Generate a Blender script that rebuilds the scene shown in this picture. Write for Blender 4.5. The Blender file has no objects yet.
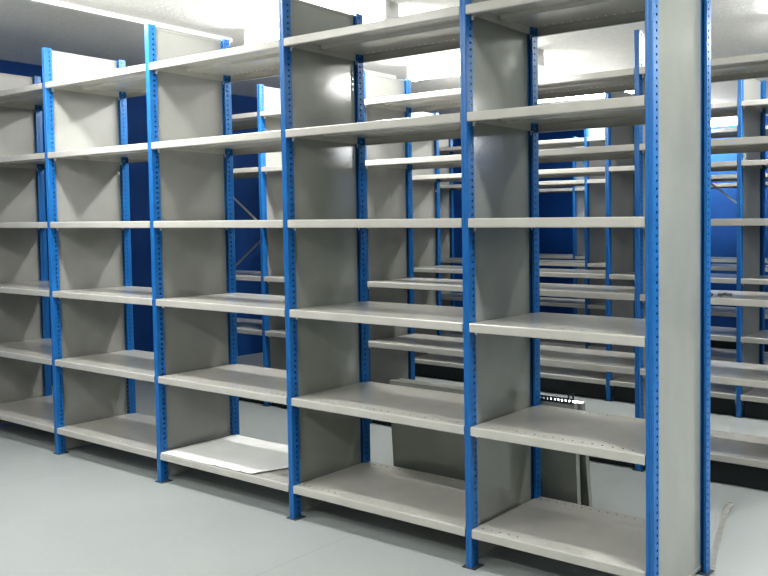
import bpy, bmesh, math, random
from mathutils import Vector, Matrix
random.seed(4)
scene = bpy.context.scene
COL = scene.collection

# ------------------------------------------------------------------ dimensions (metres)
P = 0.385            # shelf pitch
HB = 0.1506           # height of the lowest shelf top
HT = 2.261            # post height
D = 0.432             # rack depth
PW, PD = 0.030, 0.039  # post width / depth
LIP = 0.035
ROWS = [0.0, 1.36, 2.70, 4.03, 5.37]
PR = 0.042            # rear posts are a little wider
CEIL = 2.55
WL, WR, WB, WF = -2.145, 10.4, 6.95, -4.2

# ------------------------------------------------------------------ materials
def new_mat(name):
    m = bpy.data.materials.new(name); m.use_nodes = True
    nt = m.node_tree
    return m, nt, nt.nodes['Principled BSDF']

def noisy(name, c1, c2, scale, rough, metallic=0.0, bump=0.0, bscale=200, rough2=None, spec=None, stretch=None, coat=0.0):
    m, nt, b = new_mat(name)
    tc = nt.nodes.new('ShaderNodeTexCoord')
    mp = nt.nodes.new('ShaderNodeMapping')
    nt.links.new(tc.outputs['Object'], mp.inputs['Vector'])
    if stretch: mp.inputs['Scale'].default_value = stretch
    n = nt.nodes.new('ShaderNodeTexNoise'); n.inputs['Scale'].default_value = scale; n.inputs['Detail'].default_value = 5
    nt.links.new(mp.outputs['Vector'], n.inputs['Vector'])
    r = nt.nodes.new('ShaderNodeValToRGB')
    r.color_ramp.elements[0].position = .32; r.color_ramp.elements[1].position = .68
    r.color_ramp.elements[0].color = (*c1, 1); r.color_ramp.elements[1].color = (*c2, 1)
    nt.links.new(n.outputs['Fac'], r.inputs['Fac'])
    nt.links.new(r.outputs['Color'], b.inputs['Base Color'])
    b.inputs['Roughness'].default_value = rough
    b.inputs['Metallic'].default_value = metallic
    if spec is not None: b.inputs['Specular IOR Level'].default_value = spec
    if coat: b.inputs['Coat Weight'].default_value = coat; b.inputs['Coat Roughness'].default_value = .12
    if rough2 is not None:
        mr = nt.nodes.new('ShaderNodeMapRange')
        mr.inputs['To Min'].default_value = rough; mr.inputs['To Max'].default_value = rough2
        nt.links.new(n.outputs['Fac'], mr.inputs['Value']); nt.links.new(mr.outputs['Result'], b.inputs['Roughness'])
    if bump:
        n2 = nt.nodes.new('ShaderNodeTexNoise'); n2.inputs['Scale'].default_value = bscale; n2.inputs['Detail'].default_value = 4
        nt.links.new(tc.outputs['Object'], n2.inputs['Vector'])
        bp = nt.nodes.new('ShaderNodeBump'); bp.inputs['Strength'].default_value = bump; bp.inputs['Distance'].default_value = .01
        nt.links.new(n2.outputs['Fac'], bp.inputs['Height']); nt.links.new(bp.outputs['Normal'], b.inputs['Normal'])
    return m

M = {}
M['blue'] = noisy('blue_powder_coat', (.011, .125, .36), (.014, .138, .39), 6, .33)
M['panel'] = noisy('grey_panel_steel', (.285, .30, .275), (.325, .34, .31), 5, .06, rough2=.15, spec=.8, bump=.02, bscale=90, stretch=(1, 1, .5))
M['panel_matt'] = noisy('matt_grey_panel_steel', (.265, .27, .255), (.305, .31, .295), 5, .34, rough2=.42, bump=.03, bscale=90, stretch=(1, 1, .5))
M['shelf'] = noisy('pale_grey_shelf_paint', (.455, .448, .415), (.49, .483, .447), 7, .19, bump=.04, bscale=120)
M['shelf_far'] = M['shelf']
M['zinc'] = noisy('zinc_plated_steel', (.34, .345, .33), (.44, .44, .42), 30, .4, metallic=.3)
M['clip'] = noisy('bright_clip_steel', (.75, .76, .76), (.85, .85, .85), 30, .3, metallic=.5)
M['foot'] = noisy('dark_foot_plate_steel', (.045, .055, .07), (.07, .08, .10), 30, .5)
M['under_deck_strip'] = noisy('near_black_strip', (.006, .010, .011), (.010, .015, .016), 12, .55)  # near-black strip filling the gap below the lowest shelf
M['bluewall'] = noisy('deep_blue_wall_paint', (.004, .046, .180), (.006, .058, .215), 1.5, .6, spec=.25, bump=.15, bscale=40)
M['whitewall'] = noisy('white_wall_paint', (.36, .36, .35), (.40, .40, .39), 2, .6, bump=.1, bscale=60)
M['ceil'] = noisy('rough_cast_white_ceiling', (.80, .80, .775), (.86, .86, .84), 26, .8, bump=.45, bscale=42)
M['white'] = noisy('white_enamel', (.80, .80, .78), (.84, .84, .82), 8, .4)
M['sheet'] = noisy('white_foam_sheet', (.86, .87, .86), (.93, .94, .93), 6, .55, bump=.2, bscale=12)
M['bolt'] = noisy('dull_bolt_steel', (.10, .10, .09), (.42, .42, .40), 60, .35, metallic=.8)

# diffuser: a glowing tube cover
m, nt, b = new_mat('lit_lamp_diffuser')
b.inputs['Base Color'].default_value = (.9, .9, .9, 1)
b.inputs['Emission Color'].default_value = (1.0, .985, .95, 1)
b.inputs['Emission Strength'].default_value = 58.0
M['glow'] = m

# floor: painted screed, faint mottling and fine joint lines
m, nt, b = new_mat('pale_grey_floor_paint')
tc = nt.nodes.new('ShaderNodeTexCoord')
n1 = nt.nodes.new('ShaderNodeTexNoise'); n1.inputs['Scale'].default_value = 1.3; n1.inputs['Detail'].default_value = 6
n2 = nt.nodes.new('ShaderNodeTexNoise'); n2.inputs['Scale'].default_value = 70; n2.inputs['Detail'].default_value = 3
for n in (n1, n2): nt.links.new(tc.outputs['Object'], n.inputs['Vector'])
mixn = nt.nodes.new('ShaderNodeMath'); mixn.operation = 'MULTIPLY_ADD'; mixn.inputs[1].default_value = .35
nt.links.new(n2.outputs['Fac'], mixn.inputs[0]); nt.links.new(n1.outputs['Fac'], mixn.inputs[2])
cr = nt.nodes.new('ShaderNodeValToRGB')
cr.color_ramp.elements[0].position = .45; cr.color_ramp.elements[1].position = .9
cr.color_ramp.elements[0].color = (.34, .37, .37, 1); cr.color_ramp.elements[1].color = (.38, .41, .405, 1)
nt.links.new(mixn.outputs[0], cr.inputs['Fac'])
sep = nt.nodes.new('ShaderNodeSeparateXYZ'); nt.links.new(tc.outputs['Object'], sep.inputs[0])
def joint(axis, offset, period):
    a = nt.nodes.new('ShaderNodeMath'); a.operation = 'ADD'; a.inputs[1].default_value = -offset
    nt.links.new(sep.outputs[axis], a.inputs[0])
    pp = nt.nodes.new('ShaderNodeMath'); pp.operation = 'PINGPONG'; pp.inputs[1].default_value = period / 2
    nt.links.new(a.outputs[0], pp.inputs[0])
    lt = nt.nodes.new('ShaderNodeMath'); lt.operation = 'LESS_THAN'; lt.inputs[1].default_value = .0022
    nt.links.new(pp.outputs[0], lt.inputs[0]); return lt
j1 = joint('X', 2.38, 2.0)
jm = nt.nodes.new('ShaderNodeMix'); jm.data_type = 'RGBA'; jm.inputs[7].default_value = (.29, .315, .315, 1)
nt.links.new(j1.outputs[0], jm.inputs[0]); nt.links.new(cr.outputs['Color'], jm.inputs[6])
nt.links.new(jm.outputs[2], b.inputs['Base Color'])
b.inputs['Roughness'].default_value = .42
bp = nt.nodes.new('ShaderNodeBump'); bp.inputs['Strength'].default_value = .08; bp.inputs['Distance'].default_value = .01
nt.links.new(n2.outputs['Fac'], bp.inputs['Height']); nt.links.new(bp.outputs['Normal'], b.inputs['Normal'])
M['floor'] = m

# ------------------------------------------------------------------ mesh helpers
def quad(bm, a, b_, c, d):
    bm.faces.new([bm.verts.new(p) for p in (a, b_, c, d)])

def box(bm, x0, x1, y0, y1, z0, z1, bevel=0):
    r = bmesh.ops.create_cube(bm, size=1)
    vs = r['verts']
    for v in vs:
        v.co = Vector(((x0 + x1) / 2 + v.co.x * (x1 - x0), (y0 + y1) / 2 + v.co.y * (y1 - y0), (z0 + z1) / 2 + v.co.z * (z1 - z0)))
    if bevel:
        es = list({e for v in vs for e in v.link_edges})
        bmesh.ops.bevel(bm, geom=es, offset=bevel, segments=2, affect='EDGES', profile=.6)
    return vs

def to_mesh(name, bm, mat, weld=True):
    if weld: bmesh.ops.remove_doubles(bm, verts=bm.verts, dist=1e-5)
    bmesh.ops.recalc_face_normals(bm, faces=bm.faces)
    me = bpy.data.meshes.new(name); bm.to_mesh(me); bm.free()
    me.materials.append(mat)
    return me

def obj(name, me, parent=None, loc=(0, 0, 0), rot=(0, 0, 0)):
    o = bpy.data.objects.new(name, me); COL.objects.link(o)
    o.parent = parent; o.location = loc; o.rotation_euler = rot
    return o

def tag(o, label, cat, group=None):
    o['label'] = label; o['category'] = cat
    if group: o['group'] = group
    return o

def structure(name, bm, mat, **k):
    o = obj(name, to_mesh(name, bm, mat), **k); o['kind'] = 'structure'; return o

# ------------------------------------------------------------------ rack part meshes
def post_mesh(PW):
    """Folded blue upright: 30 x 45 mm, open at the back of its flanges, both flanks punched every 25 mm. Outer face at y = 0."""
    bm = bmesh.new()
    c = .003
    # front face with a shallow central groove
    prof = [(0, c), (c, 0), (PW/2-.004, 0), (PW/2-.0025, .0015), (PW/2+.0025, .0015), (PW/2+.004, 0), (PW - c, 0), (PW, c)]
    for (xa, ya), (xb, yb) in zip(prof, prof[1:]):
        quad(bm, (xa, ya, 0), (xb, yb, 0), (xb, yb, HT), (xa, ya, HT))
    quad(bm, (0, PD, 0), (.011, PD, 0), (.011, PD, HT), (0, PD, HT))
    quad(bm, (.019, PD, 0), (PW, PD, 0), (PW, PD, HT), (.019, PD, HT))
    ya, yb = .0215, .0295
    n = int(HT / .025)
    for x in (0, PW):
        quad(bm, (x, c, 0), (x, ya, 0), (x, ya, HT), (x, c, HT))
        quad(bm, (x, yb, 0), (x, PD, 0), (x, PD, HT), (x, yb, HT))
        z = 0.0
        for i in range(n):
            zc = .015 + i * .025
            quad(bm, (x, ya, z), (x, yb, z), (x, yb, zc - .004), (x, ya, zc - .004))
            z = zc + .004
        quad(bm, (x, ya, z), (x, yb, z), (x, yb, HT), (x, ya, HT))
    return to_mesh('post', bm, M['blue'])

def foot_mesh():
    bm = bmesh.new()
    box(bm, -.016, PW + .016, -.004, PD + .012, 0, .004, .001)
    box(bm, .004, PW - .004, .006, PD - .006, .003, .03)
    return to_mesh('foot_plate', bm, M['foot'])

def panel_mesh(mat):
    """Flat steel cladding sheet with folded top and bottom edges."""
    bm = bmesh.new()
    box(bm, .012, .018, PD - .002, D - PD + .002, .018, HT - .004, .0012)
    box(bm, .0095, .0205, PD - .002, D - PD + .002, HT - .016, HT - .0035, .001)
    box(bm, .0095, .0205, PD - .002, D - PD + .002, .0175, .030, .001)
    return to_mesh('side_panel', bm, mat)

def shelf_mesh(w):
    """Folded shelf tray: top sheet punched along front and rear edges, rounded lips with an inward return."""
    bm = bmesh.new()
    r = .0045; z0 = 0.0
    ys = [(r, .027, 0), (.027, .033, 1), (.033, D - .033, 0), (D - .033, D - .027, 1), (D - .027, D - r, 0)]
    hx = [.03 + .04 * i for i in range(int((w - .06) / .04) + 1)]
    for ya, yb, holes in ys:
        if not holes:
            quad(bm, (0, ya, 0), (w, ya, 0), (w, yb, 0), (0, yb, 0)); continue
        x = 0
        for h in hx:
            quad(bm, (x, ya, 0), (h - .0038, ya, 0), (h - .0038, yb, 0), (x, yb, 0)); x = h + .0038
        quad(bm, (x, ya, 0), (w, ya, 0), (w, yb, 0), (x, yb, 0))
    prof = [(r, 0), (r * .3, -r * .3), (0, -r), (0, -LIP + r), (r * .3, -LIP + r * .3), (r, -LIP), (.016, -LIP)]
    for s in (0, 1):
        pr = [(y if not s else D - y, z) for y, z in prof]
        for (ya, za), (yb, zb) in zip(pr, pr[1:]):
            quad(bm, (0, ya, za), (w, ya, za), (w, yb, zb), (0, yb, zb))
    for x in (0, w):                                   # end lips
        quad(bm, (x, r, 0), (x, D - r, 0), (x, D - r, -LIP + .004), (x, r, -LIP + .004))
    # stiffening channel under the middle
    y0, y1, zz = D * .42, D * .58, -.014
    quad(bm, (.01, y0, 0), (w - .01, y0, 0), (w - .01, y0 + .01, zz), (.01, y0 + .01, zz))
    quad(bm, (.01, y0 + .01, zz), (w - .01, y0 + .01, zz), (w - .01, y1 - .01, zz), (.01, y1 - .01, zz))
    quad(bm, (.01, y1 - .01, zz), (w - .01, y1 - .01, zz), (w - .01, y1, 0), (.01, y1, 0))
    return to_mesh('shelf', bm, M['shelf'])

def clip_mesh():
    bm = bmesh.new()
    box(bm, 0, .010, -.005, .005, -LIP - .001, -LIP + .003, .0008)
    box(bm, 0, .003, -.005, .005, -LIP - .013, -LIP + .003, .0008)
    return to_mesh('shelf_clip', bm, M['clip'])

def under_deck_strip_mesh(w):
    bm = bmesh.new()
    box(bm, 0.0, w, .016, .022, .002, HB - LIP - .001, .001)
    return to_mesh('under_deck_strip', bm, M['under_deck_strip'])

POST, POSTR, FOOT, PANEL, CLIP = post_mesh(PW), post_mesh(PR), foot_mesh(), panel_mesh(M['panel']), clip_mesh()
PANEL_MATT = panel_mesh(M['panel_matt'])
SHELF, DECK_STRIP = {}, {}

def upright(root, x, glossy):
    a = obj('post', POST, root, (x, 0, .004)); obj('foot_plate', FOOT, a, (0, 0, -.004))
    b_ = obj('post', POSTR, root, (x + PR, D + .002, .004), (0, 0, math.pi)); obj('foot_plate', FOOT, b_, (0, 0, -.004))
    obj('side_panel', PANEL if glossy else PANEL_MATT, root, (x, 0, 0))

def brace_mesh(x0, z0, x1, z1, y):
    bm = bmesh.new()
    L = math.hypot(x1 - x0, z1 - z0); a = math.atan2(z1 - z0, x1 - x0)
    box(bm, 0, L, 0, .003, -.009, .009, .0008)
    bmesh.ops.rotate(bm, verts=bm.verts, cent=(0, 0, 0), matrix=Matrix.Rotation(-a, 3, 'Y'))
    bmesh.ops.translate(bm, verts=bm.verts, vec=(x0, y, z0))
    return to_mesh('cross_brace', bm, M['zinc'])

def bay(row, x, w, label, last=False, braces=()):
    y = ROWS[row]
    root = bpy.data.objects.new('shelving_bay', None); COL.objects.link(root)
    root.location = (x + DX[row], y, 0); root.empty_display_size = .1
    tag(root, label, 'shelving', ['shelving bays of the front row', 'shelving bays of the second row', 'shelving bays of the third row',
                                  'shelving bays of the fourth row', 'shelving bays of the fifth row'][row])
    upright(root, 0, row == 0 and x >= 2)
    sw = w - PW - .002
    if w not in SHELF: SHELF[w] = shelf_mesh(sw); DECK_STRIP[w] = under_deck_strip_mesh(w - PW - .042)
    for k in range(6):
        s = obj('shelf', SHELF[w], root, (PW + .001, 0, HB + k * P))
        if row <= 2:
            obj('shelf_clip', CLIP, s, (0, .036, 0)); obj('shelf_clip', CLIP, s, (sw, .036, 0), (0, 0, math.pi))
        if row == 0:
            obj('shelf_clip', CLIP, s, (0, D - .036, 0)); obj('shelf_clip', CLIP, s, (sw, D - .036, 0), (0, 0, math.pi))
    if row > 0: obj('under_deck_strip', DECK_STRIP[w], root, (PW + .02, 0.012, 0))
    if last: upright(root, w, row == 0)
    for (x0, z0, x1, z1) in braces:
        obj('cross_brace', brace_mesh(x0, z0, x1, z1, D + .001 + .004 * (z1 > z0)), root)
    return root

DX = [0, -.02, .012, 0, 0]
# front row: leftmost to rightmost
bay(0, -1, 1, 'grey and blue front-row shelving bay cut off by the left edge of the photo')
bay(0, 0, 1, 'front-row shelving bay of empty shelves, between the leftmost two full-height blue front posts')
bay(0, 1, 1, 'front-row shelving bay with a white sheet lying on its bottom shelf')
bay(0, 2, 1, 'wide front-row shelving bay with a grey board leaning behind its bottom opening')
bay(0, 3, .76, 'narrow front-row shelving bay at the right end with a tall bare grey end panel', last=True)
XB = [(-1, 1), (0, 1), (1, 1), (2, 1), (3, .76)]
L2 = {-1: 'second-row shelving bay with crossed braces against the blue side wall, seen through the white-sheet bay',
      0: 'second-row shelving bay behind the white-sheet bay, its left panel shadowed in a V',
      1: 'second-row shelving bay seen behind the wide front bay with the leaning board',
      2: 'second-row shelving bay directly behind the narrow front bay',
      3: 'second-row shelving bay right of the bare end panel with loose bolts on a shelf'}
L3 = {-1: 'third-row shelving bay at the row\'s left end, mostly hidden behind the second row',
      0: 'third-row shelving bay whose left panel shows behind the wide front bay',
      1: 'third-row shelving bay left of the widest far blue post seen in the narrow bay',
      2: 'third-row shelving bay seen right of the bare end panel, ending at a slim blue post',
      3: 'third-row shelving bay with the dark side panel at the right edge of the photo'}
L4 = {-1: 'fourth-row shelving bay at the row\'s left end, its post against the dark blue wall',
      0: 'fourth-row shelving bay through the narrow front bay, left of its middle slim blue post',
      1: 'fourth-row shelving bay through the narrow front bay, right of its middle slim blue post',
      2: 'fourth-row shelving bay with one diagonal brace, right of the bare end panel'}
L5 = {-1: 'farthest-row shelving bay in the narrow front bay\'s view, left of the thinnest blue post',
      0: 'farthest-row shelving bay in the narrow front bay\'s view, right of the thinnest blue post',
      1: 'farthest-row shelving bay hidden mostly by the bare end panel',
      2: 'farthest-row shelving bay right of the bare end panel near the bright blue back wall'}
for row, LL in ((1, L2), (2, L3), (3, L4), (4, L5)):
    xs = sorted(LL)
    for x in xs:
        w = .76 if x == 3 else 1
        br = ()
        if row == 1 and x == -1: br = ((.045, 1.53, .975, .93), (.045, .93, .975, 1.53))
        if row == 3 and x == 2: br = ((.05, 1.66, 1.0, .97),)
        bay(row, x, w, LL[x], last=(x == xs[-1]), braces=br)

# ------------------------------------------------------------------ loose things
# white sheet on the lowest shelf of the third bay
bm = bmesh.new()
nx, ny = 26, 14
g = {}
zt = HB + .002
for j in range(ny + 1):
    v = j / ny
    for i in range(nx + 1):
        u = i / nx
        x = 1.032 + .012 * v + u * (.715 + .22 * v ** 1.3)
        x = min(x, 1.985)
        y = .004 + v * .40
        z = zt + .0015 + .004 * math.sin(2.2 * u * math.pi + 1.3 * v) ** 2 * (.4 + v) * u + .012 * max(0, u - .8) * 5 * (1 - v) * .35
        if v < .12 and u > .5: z += .003 * math.sin(u * 23) ** 2
        g[i, j] = (x, y, z)
top = {k: bm.verts.new(c) for k, c in g.items()}
bot = {k: bm.verts.new((c[0], c[1], max(c[2] - .002, zt - .0012))) for k, c in g.items()}
for j in range(ny):
    for i in range(nx):
        bm.faces.new([top[i, j], top[i + 1, j], top[i + 1, j + 1], top[i, j + 1]])
        bm.faces.new([bot[i, j], bot[i, j + 1], bot[i + 1, j + 1], bot[i + 1, j]])
for i in range(nx):
    bm.faces.new([top[i, 0], bot[i, 0], bot[i + 1, 0], top[i + 1, 0]]); bm.faces.new([top[i, ny], top[i + 1, ny], bot[i + 1, ny], bot[i, ny]])
for j in range(ny):
    bm.faces.new([top[0, j], top[0, j + 1], bot[0, j + 1], bot[0, j]]); bm.faces.new([top[nx, j], bot[nx, j], bot[nx, j + 1], top[nx, j + 1]])
me = to_mesh('packing_sheet', bm, M['sheet'], weld=False)
for p_ in me.polygons: p_.use_smooth = True
tag(obj('packing_sheet', me), 'thin white sheet lying flat on the bottom shelf of a front bay', 'sheet')

# spare shelf boards leaning behind the front row
def board_mesh(w, h):
    bm = bmesh.new()
    t = .026
    box(bm, 0, w, 0, .002, 0, h, 0)                    # face (towards the viewer)
    for z in (0, h - .002): box(bm, 0, w, 0, t, z, z + .002)
    for x in (0, w - .002): box(bm, x, x + .002, 0, t, 0, h)
    box(bm, 0, w, t - .002, t, 0, .016); box(bm, 0, w, t - .002, t, h - .016, h)
    box(bm, w - .014, w, t - .002, t, 0, h); box(bm, 0, .014, t - .002, t, 0, h)
    return to_mesh('spare_board', bm, M['panel'])
BD = board_mesh(1.045, .545)
a1, a2 = math.radians(3), math.radians(7)
b1 = obj('spare_board', BD, None, (2.145, D + .055, .001), (a1, 0, 0))
tag(b1, 'grey steel board leaning upright behind the wide and narrow front bays', 'board', 'spare grey boards leaning behind the front row')
b2 = obj('spare_board', BD, None, (2.155, D + .135, .0015), (a2, 0, 0))
tag(b2, 'second grey board, more slanted, tucked behind the upright leaning one', 'board', 'spare grey boards leaning behind the front row')

# perforated strip lying across the tops of the leaning boards
bm = bmesh.new()
n = 11
for i in range(n):
    x = i * .018
    box(bm, x, x + .009, 0, .003, 0, .022)
box(bm, 0, n * .018, 0, .003, 0, .006); box(bm, 0, n * .018, 0, .003, .017, .023)
box(bm, n * .018 - .03, n * .018 - .022, 0, .003, .02, .04); box(bm, n * .018 - .008, n * .018, 0, .003, .02, .045)
box(bm, 0, n * .018, 0, .016, 0, .002)
o = obj('perforated_strip', to_mesh('perforated_strip', bm, M['foot'], weld=False), None, (2.988, D + .030, .5455))
tag(o, 'short dark slotted metal strip lying on the top edge of the leaning board', 'metal strip')

# long flat strap on the floor to the right
bm = bmesh.new()
pts = [Vector((3.619, 1.078)), Vector((3.639, .957)), Vector((3.785, .496)), Vector((3.842, .34))]
zs = [.020, .004, .003, .003]
hw = .0115
def side(i):
    a = pts[max(i - 1, 0)]; b_ = pts[min(i + 1, len(pts) - 1)]
    d = (b_ - a).normalized(); return Vector((-d.y, d.x)) * hw
rings = []
for i, p_ in enumerate(pts):
    s = side(i); rings.append([bm.verts.new((*(p_ + s), zs[i])), bm.verts.new((*(p_ - s), zs[i])), bm.verts.new((*(p_ - s), zs[i] - .0025)), bm.verts.new((*(p_ + s), zs[i] - .0025))])
for r0, r1 in zip(rings, rings[1:]):
    for k in range(4): bm.faces.new([r0[k], r0[(k + 1) % 4], r1[(k + 1) % 4], r1[k]])
bm.faces.new(rings[-1])
# eyelet end: ring round a bolt hole
c = Vector((3.616, 1.092, .021)); K = 20
ro = [bm.verts.new((c.x + .0165 * math.cos(t * 2 * math.pi / K), c.y + .024 * math.sin(t * 2 * math.pi / K), c.z)) for t in range(K)]
ri = [bm.verts.new((c.x + .0095 * math.cos(t * 2 * math.pi / K), c.y + .015 * math.sin(t * 2 * math.pi / K), c.z)) for t in range(K)]
ro2 = [bm.verts.new(v.co - Vector((0, 0, .0025))) for v in ro]; ri2 = [bm.verts.new(v.co - Vector((0, 0, .0025))) for v in ri]
for t in range(K):
    u = (t + 1) % K
    bm.faces.new([ro[t], ro[u], ri[u], ri[t]]); bm.faces.new([ro2[t], ro2[u], ro[u], ro[t]]); bm.faces.new([ri[t], ri[u], ri2[u], ri2[t]]); bm.faces.new([ro2[u], ro2[t], ri2[t], ri2[u]])
o = obj('brace_strap', to_mesh('brace_strap', bm, M['zinc'], weld=False))
tag(o, 'long flat grey metal strap with a holed end on the floor beside end panel', 'metal strap')

# loose bolts on the second row shelf right of the end panel
def bolt_mesh():
    bm = bmesh.new()
    bmesh.ops.create_cone(bm, cap_ends=True, segments=6, radius1=.009, radius2=.009, depth=.007)
    r = bmesh.ops.create_cone(bm, cap_ends=True, segments=10, radius1=.0045, radius2=.0045, depth=.022)
    bmesh.ops.translate(bm, verts=r['verts'], vec=(0, 0, .0145))
    return to_mesh('bolt', bm, M['bolt'], weld=False)
BM = bolt_mesh()
z2 = HB + 2 * P
for x, y, rz in ((3.385, .06, .4), (3.410, .09, 2.2), (3.440, .05, 4.0), (3.470, .10, 5.3), (3.425, .13, 1.1)):
    o = obj('bolt', BM, None, (x, ROWS[1] + y, z2 + .0093), (math.pi / 2, 0, rz))
    tag(o, 'small dull steel bolt lying loose on a second-row shelf right of the end panel', 'bolt', 'loose bolts on the shelf')

# curled scraps of white tape stuck to rear posts
def tape_mesh():
    bm = bmesh.new()
    K = 8; prev = None
    for k in range(K + 1):
        t = k / K
        x = .004 + .028 * t; z = -.035 * t - .006 * math.sin(t * 3.1); y = -.012 * math.sin(t * 2.6)
        a = bm.verts.new((x, y, z)); b_ = bm.verts.new((x + .004, y - .002, z - .016))
        if prev: bm.faces.new([prev[0], a, b_, prev[1]])
        prev = (a, b_)
    return to_mesh('tape_scrap', bm, M['sheet'])
TM = tape_mesh()
tag(obj('tape_scrap', TM, None, (.004, D - PD - .004, 1.635)), 'small white tape scrap stuck on a rear post in the leftmost full front bay', 'tape')
tag(obj('tape_scrap', TM, None, (.03, ROWS[2] + D - PD - .004, 1.615)), 'tiny white tape scrap on a third-row post seen through the wide front bay', 'tape')

# ------------------------------------------------------------------ lamps
def batten_meshes():
    bm = bmesh.new(); box(bm, 0, 1.27, -.034, .034, CEIL - .050, CEIL - .001, .004)
    h = to_mesh('housing', bm, M['white'])
    bm = bmesh.new()
    K = 14
    prof = [(.045 * math.cos(t), CEIL - .072 + .040 * math.sin(t)) for t in [math.radians(-215 + 250 * k / K) for k in range(K + 1)]]
    for (ya, za), (yb, zb) in zip(prof, prof[1:]): quad(bm, (.02, ya, za), (1.25, ya, za), (1.25, yb, zb), (.02, yb, zb))
    d = to_mesh('diffuser', bm, M['glow'])
    for p_ in d.polygons: p_.use_smooth = True
    bm = bmesh.new()
    box(bm, 0, .02, -.052, .052, CEIL - .117, CEIL - .002, .004)
    e = to_mesh('end_cap', bm, M['white'])
    return h, d, e
BH, BD_, BE = batten_meshes()
def lamp(x, y, label, e=30):
    t = bpy.data.objects.new('ceiling_lamp', None); COL.objects.link(t); t.location = (x, y, 0)
    tag(t, label, 'ceiling lamp', 'tube lamps on the ceiling')
    obj('housing', BH, t); obj('diffuser', BD_, t); obj('end_cap', BE, t); obj('end_cap', BE, t, (1.25, 0, 0))
    L = bpy.data.lights.new('tube_light', 'AREA'); L.shape = 'RECTANGLE'; L.size = 1.2; L.size_y = .09
    L.energy = e * .6; L.color = (1, .985, .95)
    lo = bpy.data.objects.new('tube_light', L); COL.objects.link(lo); lo.parent = t; lo.location = (.635, 0, CEIL - .118)
    return t
ye = [1.10, 2.55, 4.05, 5.40, 6.70]
LE = (30, 28, 26, 26, 26)
lab = ['glowing ceiling tube lamp over the aisle just behind the front row', 'glowing ceiling tube lamp behind the second row',
       'glowing ceiling tube lamp over the far aisle behind the third row', 'ceiling tube lamp above the farthest row, hidden by nearer shelves',
       'glowing ceiling tube lamp in front of the blue back wall']
for y, l, e in zip(ye, lab, LE):
    lamp(.29, y, l, e)
for x, y, e in ((3.35, 2.55, 28), (5.6, 1.10, 46), (6.4, 4.05, 26), (8.6, 6.7, 24)):  # the second, brightest one is added out of view to light the end panel
    lamp(x, y, 'unseen tube lamp at the right-hand end of the ceiling, past the last bays', e)
for x, y, e in ((.29, -.35, 25), (.29, -1.8, 24), (2.6, -2.5, 26), (4.45, -.35, 34)):  # the last one is added out of view to brighten the end panel
    lamp(x, y, 'unseen tube lamp on the ceiling above the open front aisle', e)

# ------------------------------------------------------------------ room
def slab(name, x0, x1, y0, y1, z0, z1, mat):
    bm = bmesh.new(); box(bm, x0, x1, y0, y1, z0, z1); return structure(name, bm, mat)
slab('floor', WL - .1, WR + .1, WF - .1, WB + .1, -.1, 0, M['floor'])
slab('ceiling', WL - .1, WR + .1, WF - .1, WB + .1, CEIL, CEIL + .1, M['ceil'])
slab('wall_left', WL - .1, WL, WF, WB, 0, CEIL, M['bluewall'])
slab('wall_back', WL, WR, WB, WB + .1, 0, CEIL, M['bluewall'])
slab('wall_right', WR, WR + .1, WF, WB, 0, CEIL, M['whitewall'])
slab('wall_front', WL, WR, WF - .1, WF, 0, CEIL, M['whitewall'])
# white trunking on the ceiling running towards the lamps
slab('trim_1', -.085, -.03, -1.2, 1.19, CEIL - .028, CEIL, M['white'])
slab('trim_2', -.16, -.105, 1.9, 2.78, CEIL - .028, CEIL, M['white'])

# ------------------------------------------------------------------ world, camera, view
w = bpy.data.worlds.new('World'); scene.world = w; w.use_nodes = True
w.node_tree.nodes['Background'].inputs[0].default_value = (.8, .85, .9, 1)
w.node_tree.nodes['Background'].inputs[1].default_value = .25

f, cx0, cy0, yaw, pit, roll, Cx, Cy, Cz = 804.36659, 221.63448, -28.40643, -0.53495, -0.0445, -0.004, 4.96077, -2.27248, 1.28302
F = Vector((math.sin(yaw) * math.cos(pit), math.cos(yaw) * math.cos(pit), math.sin(pit)))
R = F.cross(Vector((0, 0, 1))).normalized(); U = R.cross(F)
c_, s_ = math.cos(roll), math.sin(roll)
R, U = c_ * R + s_ * U, -s_ * R + c_ * U
cam = bpy.data.cameras.new('Camera'); co = bpy.data.objects.new('Camera', cam); COL.objects.link(co)
mat = Matrix((R, U, -F)).transposed().to_4x4(); mat.translation = Vector((Cx, Cy, Cz)); co.matrix_world = mat
cam.sensor_fit = 'HORIZONTAL'; cam.sensor_width = 36; cam.lens = f * 36 / 768
cam.shift_x = -cx0 / 768; cam.shift_y = cy0 / 768
cam.clip_start = .05; cam.clip_end = 60
scene.camera = co
scene.view_settings.view_transform = 'Standard'
scene.view_settings.look = 'Medium High Contrast'
scene.view_settings.exposure = 0.0
scene.cycles.use_denoising = True
scene.cycles.max_bounces = 8
scene.cycles.sample_clamp_indirect = 6
